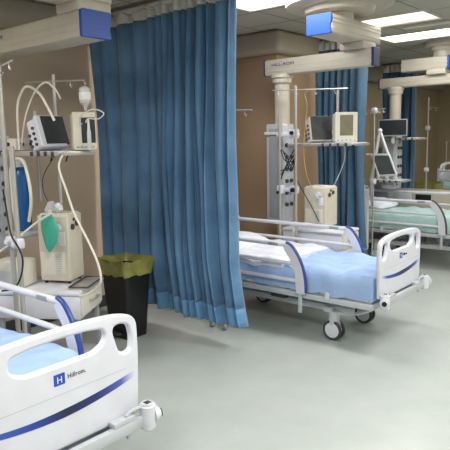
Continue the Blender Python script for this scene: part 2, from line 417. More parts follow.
def end_board(name, parent, x, dz, logo=True, thick=.035, zb=.5):
    bd = rounded([(-.395,zb),(.395,zb),(.41,.80),(.405,.965),(.30,.998),(.12,1.01),(-.12,1.01),(-.30,.998),(-.405,.965),(-.41,.80)],[.02,.02,.1,.06,.1,.1,.1,.1,.06,.1])
    mid = rounded([(-.212,.885),(-.16,.862),(.16,.862),(.212,.885),(.228,.92),(.215,.95),(.13,.962),(0,.966),(-.13,.962),(-.215,.95),(-.228,.92)],.02)
    sh = rounded([(.268,.92),(.295,.83),(.325,.81),(.362,.815),(.37,.88),(.355,.935),(.31,.95),(.275,.945)],.025)
    sl = [Vector((-p[0],p[1])) for p in sh][::-1]
    b = plate(name,[bd,mid,sh,sl],thick,.012,'white',parent,T((x,0,dz)) @ FX)
    if logo:
        fx = x+thick/2+.0006
        top = []; bot = []
        for k in range(25):
            y = -.37+.74*k/24; z = .652+.14*y*y*2+.02*y
            th = .036*(1-.3*abs(y)/.37)
            top.append(Vector((y,z+th/2+.004*math.sin(y*6)))); bot.append(Vector((y,z-th/2)))
        plate('stripe',[top+bot[::-1]],.0016,.0002,stripe_m,b,T((fx,0,dz)) @ FX)
        lg = plate('logo_square',[rounded([(-.04,.778),(.012,.778),(.012,.826),(-.04,.826)],.003)],.0016,.0002,mat('logo_blue',s(30,72,170),.4),b,T((fx,0,dz)) @ FX)
        text('logo_letter','H',.04,'paper',lg,T((fx+.001,-.0275,.787+dz)) @ FX @ Matrix.Shear('XY',4,(.25,0)),.0006,sx=.95)
        text('lettering','Hillrom.',.029,mat('logo_ink',s(24,26,34),.5),b,T((fx,.024,.793+dz)) @ FX,.0012,sx=.9)
        gr = plate('moulded_groove',[rounded([(-.33,.735),(.33,.735),(.33,.739),(-.33,.739)],.001)],.0016,.0002,'lgrey',b,T((fx-.0012,0,dz)) @ FX)
    return b
def blobsheet(x0,x1,w,z0,z1,nx=40,ny=18,droop=.05,amp=.006,seed=1,bev=.05,slope=0.):
    rnd = random.Random(seed); b = MB(); t = b.b; rows = []
    phs = [rnd.uniform(0,6.3) for _ in range(6)]
    # cross-section: down one side, over the top, down the other
    prof = [(-w/2,z0),(-w/2-.006,(z0+z1)/2),(-w/2,z1-bev),(-w/2+bev*.35,z1-bev*.3),(-w/2+bev,z1)]
    mid = [(-w/2+bev+(w-2*bev)*k/ny,z1) for k in range(1,ny)]
    prof = prof+mid+[(-p[0],p[1]) for p in prof[::-1]]
    for i in range(nx+1):
        x = x0+(x1-x0)*i/nx; row = []
        end = min(1,min(i,nx-i)/2.)
        for j,(y,z) in enumerate(prof):
            a = amp*(math.sin(x*17+y*9+phs[0])+.7*math.sin(x*31-y*23+phs[1])+.6*math.sin(y*37+x*5+phs[2]))
            zz = z + (a if z > z0+.01 else a*.9-.008*abs(math.sin(x*13+phs[3])))
            if z > z1-.01: zz -= (1-end)*bev*.5
            yy = y + (a*.8 if abs(y) > w/2-bev else 0)
            row.append(t.verts.new((x,yy*(1-.01*(1-end)),zz+slope*max(0,-(x-x0))*0)))
        rows.append(row)
    for a,c in zip(rows,rows[1:]):
        for k in range(len(a)-1): t.faces.new((a[k],a[k+1],c[k+1],c[k]))
        t.faces.new((a[-1],a[0],c[0],c[-1]))
    t.faces.new(rows[0]); t.faces.new(rows[-1][::-1])
    return b
def side_rail(parent, y, xs, dz, xh, zt=.89, edge='navy'):
    """xs: foot-end x of the top bar; xh: head-end x"""
    sgn = 1 if y > 0 else -1
    pz = lambda z: z+dz
    # curved end panel
    inner = [(xs-.035,zt+.012),(xs-.035,zt-.03),(xs+.04,zt-.13),(xs+.085,zt-.26),(xs+.095,zt-.42),(xs+.19,zt-.42)]
    outer = [(xs+.19,zt-.33),(xs+.17,zt-.2),(xs+.125,zt-.1),(xs+.06,zt-.015),(xs+.01,zt+.02)]
    pn = plate('end_panel',[rounded([Vector(p) for p in inner+outer],.02)],.03,.008,'white',parent,T((0,y,dz)) @ FY)
    ep = [(xs-.01,zt+.018),(xs+.045,zt-.005),(xs+.105,zt-.075),(xs+.155,zt-.17),(xs+.182,zt-.28),(xs+.19,zt-.4)]
    MB().tube([(p[0],y,pz(p[1])) for p in ep],.0155,10).build('rail_edge',edge,pn)
    for k,(zz,xe) in enumerate(((zt,xs),(zt-.16,xs+.06),(zt-.31,xs+.10))):
        MB().tube([(xh,y,pz(zz)),(xe,y,pz(zz))],.02 if k==0 else .017,12,smooth=False).build('rail_bar','white',parent)
    # head end upright
    MB().box((xh+.01,y,pz(zt-.16)),(.05,.028,.40),bev=.01).build('rail_upright','white',parent)
    ms = MB().box((xs-.14,y-sgn*0,pz(zt-.002)),(.11,.043,.03),bev=.008).build('release_catch','grey',parent)
    for xx in (xs+.13, xh+.3):
        MB().box((xx,y-sgn*.005,pz(zt-.49)),(.035,.022,.2),bev=.006).build('rail_support','lgrey',parent)
def make_bed(label, cx, cy, dz=0., sheetm='sheet', near_x=-.83, far_x=-.74, seed=1, detail=True, near=True, headz=0., edge='navy'):
    t = thing('hospital_bed', label, 'bed', (cx,cy,0))
    end_board('footboard',t,0,dz)
    hb = end_board('headboard',t,-2.12,dz+headz,False)
    # deck frame
    f = MB(); 
    for sy in (-1,1): f.box((-1.06,sy*.405,.43+dz),(2.06,.05,.05),bev=.01)
    for xx in (-.06,-.7,-1.4,-2.06): f.box((xx,0,.43+dz),(.05,.8,.04),bev=.008)
    f.build('deck_frame','lgrey',t)
    d = MB()
    for k in range(4): d.box((-.30-k*.5,0,.475+dz),(.46,.80,.03),bev=.01)
    d.build('deck_panel','white',t)
    for sx in (-.44,-1.5):
        for sy in (-1,1):
            lp = rounded([(-.022,0),(.022,0),(.022,.065),(-.022,.065)],.02)
            plate('mattress_keeper',[lp],.014,.004,'white',t,T((sx,sy*.437,.435+dz)) @ FY)
    # base frame
    b = MB()
    for sy in (-1,1): b.box((-1.03,sy*.26,.27),(1.5,.05,.06),bev=.012)
    for xx in (-.5,-1.62): b.box((xx,0,.27),(.09,.66,.055),bev=.015)
    b.build('base_frame','lgrey',t)
    u = MB()
    for xx in (-.72,-1.4):
        for sy in (-1,1): u.cyl((xx,sy*.2,.27),(xx+.16,sy*.2,.42+dz),.022)
    u.cyl((-.9,0,.3),(-1.3,0,.42+dz),.035)
    u.build('lifting_linkage','grey',t)
    MB().tube([(-.46,-.3,.25),(-.36,-.27,.24),(-.25,-.2,.25),(-.22,0,.25),(-.25,.2,.25),(-.36,.27,.24),(-.46,.3,.25)],.016,8).build('brake_pedal_bar','lgrey',t)
    MB().box((-1.0,-.33,.36+dz*.5),(.16,.07,.07),bev=.01).build('control_box','dgrey',t)
    for xx in (-.455,-1.64):
        for sy in (-1,1):
            y = sy*.29
            w = MB().cyl((xx,y,.13),(xx,y,.26),.045,.05,bev=.008).box((xx-.005,y,.145),(.12,.075,.055),bev=.02)
            cs = w.build('caster_fork','lgrey',t)
            for q in (-1,1):
                wl = MB().lathe([(.055,-.008),(.085,-.012),(.09,-.006),(.09,.006),(.085,.012),(.055,.008)],(xx,y+q*.03,.09),28,Matrix.Rotation(PI/2,4,'X')).build('wheel','dgrey',t)
                MB().lathe([(.02,-.013),(.066,-.011),(.07,-.004),(.07,.004),(.066,.011),(.02,.013)],(xx,y+q*.03,.09),28,Matrix.Rotation(PI/2,4,'X')).build('wheel_hub','white',wl)
    # foot bumper bar with corner rollers
    MB().box((.055,0,.478+dz),(.035,.82,.055),bev=.008).build('bumper_bar','lgrey',t)
    for sy in (-1,1):
        br = MB().box((.045,sy*.27,.515+dz),(.05,.12,.03),bev=.008).cyl((.05,sy*.30,.50+dz),(.05,sy*.30,.425+dz),.011)
        br.tube([(.05,sy*.29,.53+dz),(.05,sy*.32,.545+dz),(.06,sy*.39,.55+dz)],.009)
        br.build('bumper_bracket','lgrey',t)
    for sy in (-1,1):
        c = MB().cyl((.065,sy*.405,.43+dz),(.065,sy*.405,.56+dz),.036,.04,bev=.012,seg=24).cyl((.07,sy*.42,.495+dz),(.085,sy*.462,.495+dz),.042,.034,bev=.012,seg=24).build('corner_bumper','white',t)
        MB().cyl((.084,sy*.459,.495+dz),(.087,sy*.468,.495+dz),.02).build('roller_cap','black',c)
        MB().box((.065,sy*.405,.559+dz),(.03,.03,.006),bev=.002).build('socket','dgrey',c)
    # mattress
    m = blobsheet(-2.06,-.05,.80,.49+dz,.655+dz,seed=seed,amp=.003).build('mattress','sheet' if sheetm=='sheet' else 'teal',t)
    blobsheet(-1.45 if sheetm=='sheet' else -1.9,-.04,.835,.478+dz,.685+dz,nx=60,ny=24,seed=seed+3,amp=.0075).build('sheet',sheetm,m)
    if near: side_rail(t,-.455,near_x,dz,-2.14,.87,edge)
    side_rail(t,.455,far_x,dz,-2.14,.90,edge)
    return t
B1 = make_bed('hospital bed in the left foreground with a bare pale blue sheet and blue-striped footboard', -1.97,1.25,.0,near_x=-.7,far_x=-.68)
B2 = make_bed('hospital bed in the middle bay beside the large curtain, white sheet at its head', -1.97,4.565,-.045,seed=4)
B3 = make_bed('hospital bed in the third bay covered with a pale teal sheet', -1.95,7.8,.02,'teal',-.8,-.7,seed=6,edge='dgrey')
B4 = make_bed('farthest hospital bed with its white board raised against the end wall', -1.72,11.0,.23,'teal',-.8,-.7,seed=8)

def pillow(label, loc, rz, d, m='linen', tilt=0.):
    b = MB(); t = b.b; n = 16; top = {}; 
    for sgn in (1,-1):
        for i in range(n+1):
            for j in range(n+1):
                u = 2*i/n-1; v = 2*j/n-1
                if sgn == -1 and (i in (0,n) or j in (0,n)): top[(-1,i,j)] = top[(1,i,j)]; continue
                k = (max(0,(1-u**4)*(1-v**4)))**.5
                x = u*d[0]/2*(1-.06*v*v); y = v*d[1]/2*(1-.06*u*u)
                z = sgn*d[2]/2*k*(1+.08*math.sin(5*u+2*v))
                top[(sgn,i,j)] = t.verts.new((x,y,z))
    for sgn in (1,-1):
        for i in range(n):
            for j in range(n):
                f = [top[(sgn,i,j)],top[(sgn,i+1,j)],top[(sgn,i+1,j+1)],top[(sgn,i,j+1)]]
                t.faces.new(f if sgn == 1 else f[::-1])
    o = b.build('pillow',m); o.location = loc; o.rotation_euler = (0,tilt,rz); return tag(o,label,'pillow')
pillow('plump white pillow at the head of the middle bed', (-3.72,4.57,.70),0,(.42,.62,.13),tilt=.12)
pillow('white pillow at the head of the teal-sheeted third bed', (-3.72,7.8,.775),0,(.42,.62,.15),tilt=.15)
pillow('pale pillow at the head of the farthest bed', (-3.5,11.0,.98),0,(.42,.62,.14),tilt=.12)
o = blobsheet(-.86,0,.848,0,.075,nx=30,ny=24,amp=.006,seed=21,bev=.03).build('folded_sheet','linen')
o.location = (-2.88,4.565,.60); tag(o,'white sheet spread over the head half of the middle bed','sheet')

# ------------------------------------------------------------------ equipment helpers
def shelf(label, x0, x1, y0, y1, z, group=None):
    t = thing('equipment_shelf', label, 'shelf', ((x0+x1)/2,(y0+y1)/2,z))
    w, d = x1-x0, y1-y0
    MB().box((0,0,-.012),(w,d,.022),bev=.006).build('shelf_board','white',t)
    r = MB()
    r.box((0,-d/2-.02,-.02),(w,.012,.028),bev=.003).build('front_rail','steel',t)
    r = MB().box((w/2+.02,0,-.02),(.012,d,.028),bev=.003).build('end_rail','steel',t)
    for i in range(4): MB().box((w/2-.06-.09*i,-d/2-.03,-.02),(.022,.02,.034),bev=.004).build('rail_clamp','dgrey',t)
    for i in range(2): MB().tube([(w/2-.12-.2*i,0,-.03),(w/2-.12-.2*i,-.02,-.075),(w/2-.1-.2*i,-.03,-.07)],.006,6).build('under_hook','dgrey',t)
    return t
def monitor(name, label, loc, rz, w, h, d, tilt=0., body='cream', scr='screen', margin=(.03,.02,.03,.03), side='knobs', foot=.0, rx=0., bezel=None):
    """front faces local +X; width along Y"""
    t = thing(name, label, 'monitor', loc, rz)
    R_ = Matrix.Rotation(tilt,4,'Y')
    O = T((0,0,foot+h/2+abs(math.sin(tilt))*d/2)) @ R_
    lp = rounded([(-w/2,-h/2),(w/2,-h/2),(w/2,h/2),(-w/2,h/2)],.018)
    b = MB().box((-d*.5,0,-.004),(d*.96,w*.96,h*.95),bev=.016,seg=3).build('housing',body,t); b.matrix_local = O
    fb = plate('bezel',[lp],.035,.008,bezel or body,t,FX); fb.matrix_local = O
    l, r, bt, tp = margin
    sc = plate('screen',[rounded([(-w/2+l,-h/2+bt),(w/2-r,-h/2+bt),(w/2-r,h/2-tp),(-w/2+l,h/2-tp)],.006)],.004,.001,scr,fb,T((.019,0,0)) @ FX)
    if side == 'knobs':
        for (px_,n_) in ((-.045,4),(-.1,3)):
            for i in range(n_): MB().cyl((px_,-w*.48+.002,-h*.34+i*h*.17),(px_,-w*.48-.012,-h*.34+i*h*.17),.011,seg=14).build('connector_port','dgrey',b)
        MB().cyl((.015,w/2-.022,-h/2+.02),(.026,w/2-.022,-h/2+.02),.012,seg=14).build('knob','dgrey',fb)
    if side == 'keys':
        k = MB()
        for i in range(5): k.box((.02,-w/2+.03+i*(w-.06)/4,-h/2+.022),(.006,.016,.014),bev=.002)
        k.build('keypad','grey',fb)
    if foot > 0:
        MB().cyl((-d*.3,0,0),(-d*.3,0,foot+.03),.02).cyl((-d*.3,0,0),(-d*.3,0,.012),.07).build('stand_foot','grey',t)
    return t
def tube_thing(name, label, cat, pts, r, m, group=None, n=8):
    o = MB().tube(pts, r, 8, n=n).build(name, m); return tag(o,label,cat,group)
def pole_stand(label, x, y, z0, z1, bar=None, r=.013, hooks=2, name='drip_stand', basefeet=True, clamp=None):
    t = thing(name, label, 'stand', (x,y,0))
    MB().cyl((0,0,z0),(0,0,z1),r,seg=12).build('pole','steel',t)
    if basefeet:
        for k in range(5):
            a = 2*PI*k/5+.3
            MB().tube([(0,0,.09),(.06*math.cos(a),.06*math.sin(a),.085),(.13*math.cos(a),.13*math.sin(a),.06)],.011,8).sph((.13*math.cos(a),.13*math.sin(a),.027),.027).build('foot','grey',t)
    if bar:
        p0, p1 = bar
        hb = MB().tube([p0,p1],.007,8,smooth=False).build('hook_bar','steel',t)
        for k in range(hooks):
            f = (k+.5)/hooks
            p = Vector(p0).lerp(Vector(p1),f)
            MB().tube([p,p+Vector((0,0,-.03)),p+Vector((.012,0,-.05)),p+Vector((.024,0,-.035))],.004,6).build('hook','steel',hb)
    if clamp:
        for z in clamp:
            MB().box((0,0,z),(.07,.06,.07),bev=.012).cyl((.02,-.03,z),(.02,-.06,z),.018,bev=.004).build('clamp','white',t)
    return t
def wheeled_cart(label, loc, rz, w, d, h, drawers=2, name='equipment_cart', ch=.32):
    """front faces local -Y, drawers open on local +X"""
    t = thing(name, label, 'cart', loc, rz)
    MB().box((0,0,h-.015),(w,d,.03),bev=.01).build('top','white',t)
    MB().box((0,0,h-.03-ch/2),(w-.02,d-.02,ch),bev=.008).build('cabinet','white',t)
    for k in range(drawers):
        dr = MB().box((w/2-.004,0,h-.11-k*.165),(.02,d-.05,.145),bev=.008).build('drawer','cream',t)
        MB().tube([(w/2+.004,-.07,h-.10-k*.165),(w/2+.035,-.06,h-.10-k*.165),(w/2+.035,.06,h-.10-k*.165),(w/2+.004,.07,h-.10-k*.165)],.008,8,n=4).build('handle','steel',dr)
    for sx in (-1,1):
        for sy in (-1,1): MB().box((sx*(w/2-.04),sy*(d/2-.04),(h-ch)/2+.05),(.035,.035,h-ch-.04),bev=.006).build('frame_leg','grey',t)
    MB().box((0,0,.16),(w-.06,d-.06,.02),bev=.005).build('lower_shelf','lgrey',t)
    for sx in (-1,1):
        for sy in (-1,1):
            MB().cyl((sx*(w/2-.04),sy*(d/2-.04)-.014,.04),(sx*(w/2-.04),sy*(d/2-.04)+.014,.04),.04,seg=20,bev=.004).box((sx*(w/2-.04),sy*(d/2-.04),.075),(.04,.045,.04),bev=.008).build('caster','dgrey',t)
    rl = MB().tube([(-w/2+.02,-d/2+.02,h+.04),(w/2-.02,-d/2+.02,h+.04),(w/2-.02,d/2-.02,h+.04),(-w/2+.02,d/2-.02,h+.04)],.007,8,smooth=False)
    return t
def tower(label, loc, rz, w, d, h, name='ventilator_tower'):
    t = thing(name, label, 'machine', loc, rz)
    MB().box((0,0,h/2+.01),(w,d,h-.02),bev=.014,seg=3).build('casing','beige',t)
    MB().box((0,0,h+.002),(w-.03,d-.03,.014),bev=.005).build('lid','cream',t)
    f = MB().box((-.01,-d/2-.002,h*.3),(w*.8,.006,h*.34),bev=.003).build('lower_panel','cream',t)
    v = MB()
    for k in range(9): v.box((w*.14,-d/2-.006,h*.16+k*h*.034),(w*.2,.004,h*.014),bev=.001)
    v.build('vent_slots','lgrey',t)
    MB().box((w*.28,-d/2-.003,h*.66),(w*.24,.006,h*.2),bev=.002).build('rating_label','paper',t)
    p = MB()
    for k in range(2): p.cyl((w/2-.002,-d*.22+k*d*.3,h*.82+k*.02),(w/2+.012,-d*.22+k*d*.3,h*.82+k*.02),.022,seg=16)
    p.cyl((w/2-.002,-d*.1,h*.92),(w/2+.008,-d*.1,h*.92),.012,seg=14)
    p.build('side_ports','dgrey',t)
    n = MB().cyl((w*.2,-d/2,h*.83),(w*.2,-d/2-.04,h*.83),.028,seg=18,bev=.004).cyl((w*.2,-d/2-.03,h*.83),(w*.2,-d/2-.03,h*.74),.012)
    n.build('outlet_nozzle','white',t)
    for sx in (-1,1):
        for sy in (-1,1): MB().cyl((sx*(w/2-.03),sy*(d/2-.03),0),(sx*(w/2-.03),sy*(d/2-.03),.012),.014).build('rubber_foot','black',t)
    return t

# ------------------------------------------------------------------ left bay equipment
pole_stand('steel infusion stand at the far left edge with a hooked cross bar', -3.63,2.0,.06,2.28,((-.12,0,2.22),(.13,.03,2.28)),.017,3,clamp=(1.09,))
pole_stand('second steel pole beside the left infusion stand, white clamps on it', -3.525,1.99,.0,1.73,None,.017,clamp=(1.085,),basefeet=False)
SH1 = shelf('white equipment shelf of the left bay holding two monitors', -4.3,-3.52,2.36,2.64,1.69)
def shelf_pole(label,x,y,z0,z1,bar=None,hooks=3):
    t = thing('support_pole',label,'pole',(x,y,z0))
    MB().cyl((0,0,0),(0,0,z1-z0),.0145,seg=12).build('tube','steel',t)
    if bar:
        hb = MB().tube([bar[0],bar[1]],.006,8,smooth=False).build('hook_bar','steel',t)
        for k in range(hooks):
            p = Vector(bar[0]).lerp(Vector(bar[1]),(k+.35)/hooks)
            MB().tube([p,p+Vector((0,0,-.03)),p+Vector((.014,0,-.05)),p+Vector((.026,0,-.03))],.0035,6).build('hook','steel',hb)
    return t
shelf_pole('tall steel pole of the left bay carrying the bar with the drip bottle',-3.90,2.59,1.28,2.26,((-.40,0,.955),(.38,0,.91)))
shelf_pole('short steel pole standing just behind the left bay screen',-4.19,2.59,1.28,2.0)
monitor('patient_monitor','white patient monitor with dark tilted screen and side knobs, left bay shelf',(-3.77,2.46,1.692),math.radians(4),.25,.24,.12,tilt=-.32,body='white',margin=(.04,.008,.02,.008))
monitor('ventilator_display','beige display with narrow dark screen beneath the drip bottle',(-3.48,2.54,1.692),math.radians(-24),.17,.27,.1,body='beige',margin=(.06,.012,.05,.04),side='keys')
bx = thing('control_unit','small white control box with dials at the left end of the shelf','machine',(-4.18,2.44,1.692))
MB().box((0,0,.05),(.2,.2,.09),bev=.01).build('casing','cream',bx)
for a_,b_ in (((.1,-.05,.05),(.112,-.05,.05)),((.1,.03,.05),(.112,.03,.05)),((.0,-.1,.05),(.0,-.112,.05))): MB().cyl(a_,b_,.015).build('dial','black',bx)
# drip bottle
bt = thing('drip_bottle','upside-down clear drip bottle hanging from the bar near the curtain','bottle',(-3.52,2.59,2.18))
MB().lathe([(.012,-.205),(.013,-.185),(.02,-.172),(.04,-.15),(.042,-.06),(.037,-.045),(.018,-.035),(.01,-.03)],seg=20).build('bottle','fluid',bt)
MB().lathe([(.042,-.13),(.043,-.128),(.043,-.078),(.042,-.076)],seg=20).build('paper_label','paper',bt)
MB().tube([(0,0,-.03),(.012,0,-.015),(0,0,0),(-.008,0,-.012)],.003,6).build('hanging_loop','steel',bt)
MB().lathe([(.006,-.30),(.013,-.29),(.013,-.235),(.008,-.22)],seg=14).build('drip_chamber','clear',bt)
tube_thing('infusion_line','thin clear infusion line looping beside the beige display','tube',[(-3.52,2.58,1.885),(-3.44,2.48,1.88),(-3.36,2.43,1.93),(-3.22,2.43,1.965),(-3.11,2.43,1.935),(-3.17,2.43,1.90),(-3.28,2.43,1.905),(-3.31,2.43,1.88)],.004,'tubew')
MB_ = MB().lathe([(.004,-.02),(.012,-.015),(.014,0),(.014,.1),(.009,.13),(.007,.19),(.003,.195)],seg=14).build('flow_regulator','lgrey'); MB_.location = (-3.28,2.43,1.71); tag(MB_,'slim grey flow regulator clipped in front of the beige display','regulator')
# hoses
tube_thing('breathing_hose','thick white breathing hose arched over the left bay, outer one','hose',[(-3.98,2.31,1.7),(-3.95,2.3,1.99),(-3.89,2.3,2.10),(-3.80,2.3,2.15),(-3.66,2.3,2.1),(-3.57,2.3,2.01),(-3.53,2.33,1.90)],.0095,'tubew')
tube_thing('breathing_hose','thinner white breathing hose arched behind the screen to the pole','hose',[(-3.99,2.33,1.7),(-3.92,2.34,1.93),(-3.78,2.34,2.1),(-3.66,2.36,2.17),(-3.60,2.4,2.12),(-3.62,2.45,2.06)],.007,'tubew')
# blue cylinder with hose loops
tk = thing('oxygen_cylinder','tall blue cylinder hanging under the left bay shelf','cylinder',(-4.18,2.42,1.06))
MB().lathe([(.04,0),(.058,.012),(.063,.04),(.063,.43),(.056,.475),(.035,.5),(.02,.51)],seg=28).build('tank','tankblue',tk)
MB().cyl((0,0,.50),(0,0,.57),.03).box((0,0,.545),(.09,.05,.04),bev=.01).build('valve','lgrey',tk)
MB().box((0,0,-.02),(.26,.2,.035),bev=.01).build('bracket','lgrey',tk)
tube_thing('corrugated_hose','pale corrugated hose looped around the blue cylinder','hose',[(-4.14,2.33,1.14),(-4.17,2.33,1.3),(-4.17,2.33,1.5),(-4.11,2.33,1.62),(-3.98,2.33,1.62),(-3.92,2.33,1.5),(-3.90,2.33,1.32),(-3.95,2.33,1.16)],.013,'tubew')
tube_thing('power_cable','black cable hanging down beside the clamps of the left poles','cable',[(-3.60,1.95,1.45),(-3.57,1.95,1.28),(-3.52,1.94,1.15),(-3.43,1.94,1.06),(-3.40,1.94,.98),(-3.45,1.94,.86),(-3.55,1.94,.78),(-3.70,1.94,.74)],.006,'black')
tube_thing('power_cable','thin dark cable drooping between the shelf and the tall pole','cable',[(-3.80,2.5,1.66),(-3.98,2.5,1.5),(-4.0,2.5,1.38),(-3.93,2.5,1.28)],.003,'black')
tube_thing('pressure_hose','long white hose falling from the shelf to the cart beside the bin','hose',[(-3.46,2.33,1.66),(-3.39,2.25,1.58),(-3.32,2.25,1.43),(-3.24,2.25,1.27),(-3.09,2.25,1.08),(-3.01,2.25,.95),(-3.0,2.25,.84),(-3.10,2.25,.76),(-3.2,2.22,.72)],.008,'tubew')
# cart, tower, small box
CR = math.radians(33)
wheeled_cart('white equipment cart with drawers carrying the beige machine beside the left bed',(-3.75,2.34,0),CR,.66,.46,.70,drawers=1,ch=.175)
tower('beige medical machine on the left cart with a green bag hung on it',(-3.755,2.47,.70),math.radians(27),.25,.22,.52)
tray = thing('steel_tray','shallow steel tray lying on the right end of the left cart','tray',(-3.50,2.50,.70),CR)
MB().box((0,0,.006),(.15,.34,.012),bev=.004).build('tray_base','steel',tray)
MB().tube([(-.07,-.165,.02),(.07,-.165,.02),(.07,.165,.02),(-.07,.165,.02),(-.07,-.165,.02)],.006,6,smooth=False).build('tray_rim','dgrey',tray)
sb = thing('suction_unit','small cream box unit on the left cart beside the beige machine','machine',(-3.93,2.17,.70),math.radians(27))
MB().box((0,0,.1),(.25,.2,.19),bev=.01).build('casing','cream',sb)
MB().box((.02,-.102,.075),(.15,.006,.11),bev=.003).build('window','lgrey',sb)
MB().cyl((-.09,-.1,.05),(-.09,-.112,.05),.012).cyl((-.09,-.1,.1),(-.09,-.112,.1),.012).build('buttons','dgrey',sb)
MB().box((0,0,.003),(.2,.16,.006),bev=0).build('feet','black',sb)
# green reservoir bag
gb = thing('reservoir_bag','green rubber breathing bag hanging on the front of the beige machine','bag',(-3.615,2.345,1.235),math.radians(27))
b = MB(); t_ = b.b
rings = []
for k in range(17):
    v = k/16; z = -.275*v
    wdt = .064*math.sin(PI*min(1,(v*.92+.08))**.8)**.7+.004; dp = .022*math.sin(PI*(v*.9+.05))+.003
    rings.append([t_.verts.new((-.06+wdt*math.cos(a)*1.0+.02*math.sin(v*3),-.018+dp*math.sin(a),z)) for a in [2*PI*q/20 for q in range(20)]])
for a,c in zip(rings,rings[1:]):
    for q in range(20): t_.faces.new((a[q],a[(q+1)%20],c[(q+1)%20],c[q]))
t_.faces.new(rings[0][::-1]); t_.faces.new(rings[-1])
b.build('bag','green',gb); MB().cyl((-.06,-.015,-.01),(-.03,-.01,.03),.012).build('neck','white',gb)
tube_thing('oxygen_tube','pale tube sloping down from the green bag to the left bed rail','tube',[(-3.60,2.31,1.25),(-3.66,2.22,1.19),(-3.74,2.1,1.08),(-3.84,1.98,.97),(-3.95,1.88,.88)],.008,'tubew')
mk = thing('breathing_mask','clear breathing mask with white connector lying on the beige machine','mask',(-3.75,2.43,1.225))
MB().lathe([(.018,.085),(.03,.07),(.045,.04),(.055,.012),(.05,.004)][::-1],(-.04,0,.005),20).build('mask_shell','clear',mk)
MB().cyl((.03,0,.03),(.075,0,.05),.026,bev=.005).sph((.05,0,.055),.03).build('connector','white',mk)
# bin
bn = thing('waste_bin','black pedal bin lined with a yellow-green bag beside the near curtain','bin',(-3.98,3.27,0),math.radians(0))
def frustum(w0,d0,w1,d1,z0,z1,m,name,parent,open_=True,crinkle=0.,n=24,rings_=8):
    b = MB(); t = b.b; R_ = []
    for j in range(rings_+1):
        f = j/rings_; w = w0+(w1-w0)*f; d = d0+(d1-d0)*f; z = z0+(z1-z0)*f
        lp = rounded([Vector((-w/2,-d/2)),Vector((w/2,-d/2)),Vector((w/2,d/2)),Vector((-w/2,d/2))],.04,5)
        ring = []
        dens = []
        for i in range(len(lp)):
            a = lp[i]; c = lp[(i+1)%len(lp)]
            m_ = 6 if (c-a).length > .1 else 1
            for q in range(m_): dens.append(a.lerp(c,q/m_))
        for i,p in enumerate(dens):
            k = 1+crinkle*random.uniform(-1,1)*(.4+f*.6)
            ring.append(t.verts.new((p.x*k,p.y*k,z+crinkle*.6*random.uniform(-1,1)*(1 if j in (0,rings_) else .3))))
        R_.append(ring)
    for a,c in zip(R_,R_[1:]):
        N = len(a)
        for k in range(N): t.faces.new((a[k],a[(k+1)%N],c[(k+1)%N],c[k]))
    if not open_: t.faces.new(R_[0][::-1])
    return b.build(name,m,parent)
frustum(.26,.24,.35,.31,.0,.64,'black','body',bn,open_=False)
frustum(.37,.33,.41,.37,.58,.71,'bag','bag_overhang',bn,crinkle=.022)
frustum(.28,.24,.40,.36,.52,.712,'bag','bag_lining',bn,open_=False,crinkle=.03)
MB().box((0,-.155,.05),(.13,.05,.02),bev=.006).build('pedal','dgrey',bn)

# ------------------------------------------------------------------ middle bay equipment
shelf('white equipment shelf of the middle bay with two screens on it', -3.70,-2.80,5.28,5.6,1.69)
shelf_pole('tallest steel pole of the middle bay with a thin hooked cross bar',-3.36,5.10,0,2.28,((-.3,0,2.25),(.6,0,2.21)),4)
shelf_pole('shorter steel pole beside the supply column of the middle bay',-3.565,5.10,0,1.99)
shelf_pole('steel pole behind the middle bay screens, in front of the curtain',-3.10,5.5,1.69,2.24)
cl = thing('pole_clamp','white double clamp bridging the two middle bay poles','clamp',(-3.48,5.13,1.2))
MB().box((0,0,0),(.26,.04,.045),bev=.01).box((-.09,0,0),(.07,.08,.09),bev=.012).box((.07,.02,0),(.07,.08,.08),bev=.012).build('clamp_body','white',cl)
MB().cyl((.08,-.02,0),(.08,-.05,0),.024).build('clamp_knob','black',cl); MB().cyl((-.1,-.04,-.03),(-.1,-.06,-.03),.015).build('clamp_knob','black',cl)
cl = thing('pole_clamp','white clamp block on the middle bay poles level with the screens','clamp',(-3.48,5.13,1.78))
MB().box((0,0,0),(.28,.04,.04),bev=.01).box((.06,.02,.01),(.09,.09,.1),bev=.012).build('clamp_body','white',cl)
MB().cyl((.07,-.02,.02),(.07,-.05,.02),.02).build('clamp_knob','black',cl)
monitor('patient_monitor','grey-screened patient monitor tilted back on the middle bay shelf',(-3.27,5.44,1.692),math.radians(-32),.25,.27,.11,tilt=-.24,body='cream',margin=(.006,.002,.008,.004),scr=mat('monitor_glass',s(62,64,64),.25,var=.2,scale=14))
monitor('ventilator_display','cream display with an olive grey screen at the right end of middle shelf',(-2.97,5.45,1.692),math.radians(-44),.24,.31,.12,body='cream',scr='gscreen',margin=(.05,.05,.07,.03),side='keys')
bk = MB().box((0,0,0),(.18,.03,.05),bev=.006).build('bracket_bar','white'); bk.location = (-3.08,5.52,1.80); tag(bk,'short white bracket bar between the two middle bay screens','bracket')
wheeled_cart('white cart under the beige machine behind the middle bed',(-3.22,5.36,0),math.radians(3),.72,.42,.78)
tower('beige medical machine on the cart of the middle bay',(-3.25,5.42,.78),0,.27,.25,.44)
tube_thing('breathing_hose','thick white hose lying across the middle bay cart','hose',[(-3.15,5.24,.81),(-3.2,5.16,.84),(-3.28,5.12,.85),(-3.36,5.1,.8),(-3.42,5.08,.7)],.012,'tubew')
tube_thing('power_cable','black cable running across the front of middle bay beige machine','cable',[(-3.44,5.24,1.3),(-3.36,5.26,1.15),(-3.28,5.275,1.02),(-3.18,5.27,.86)],.005,'black')
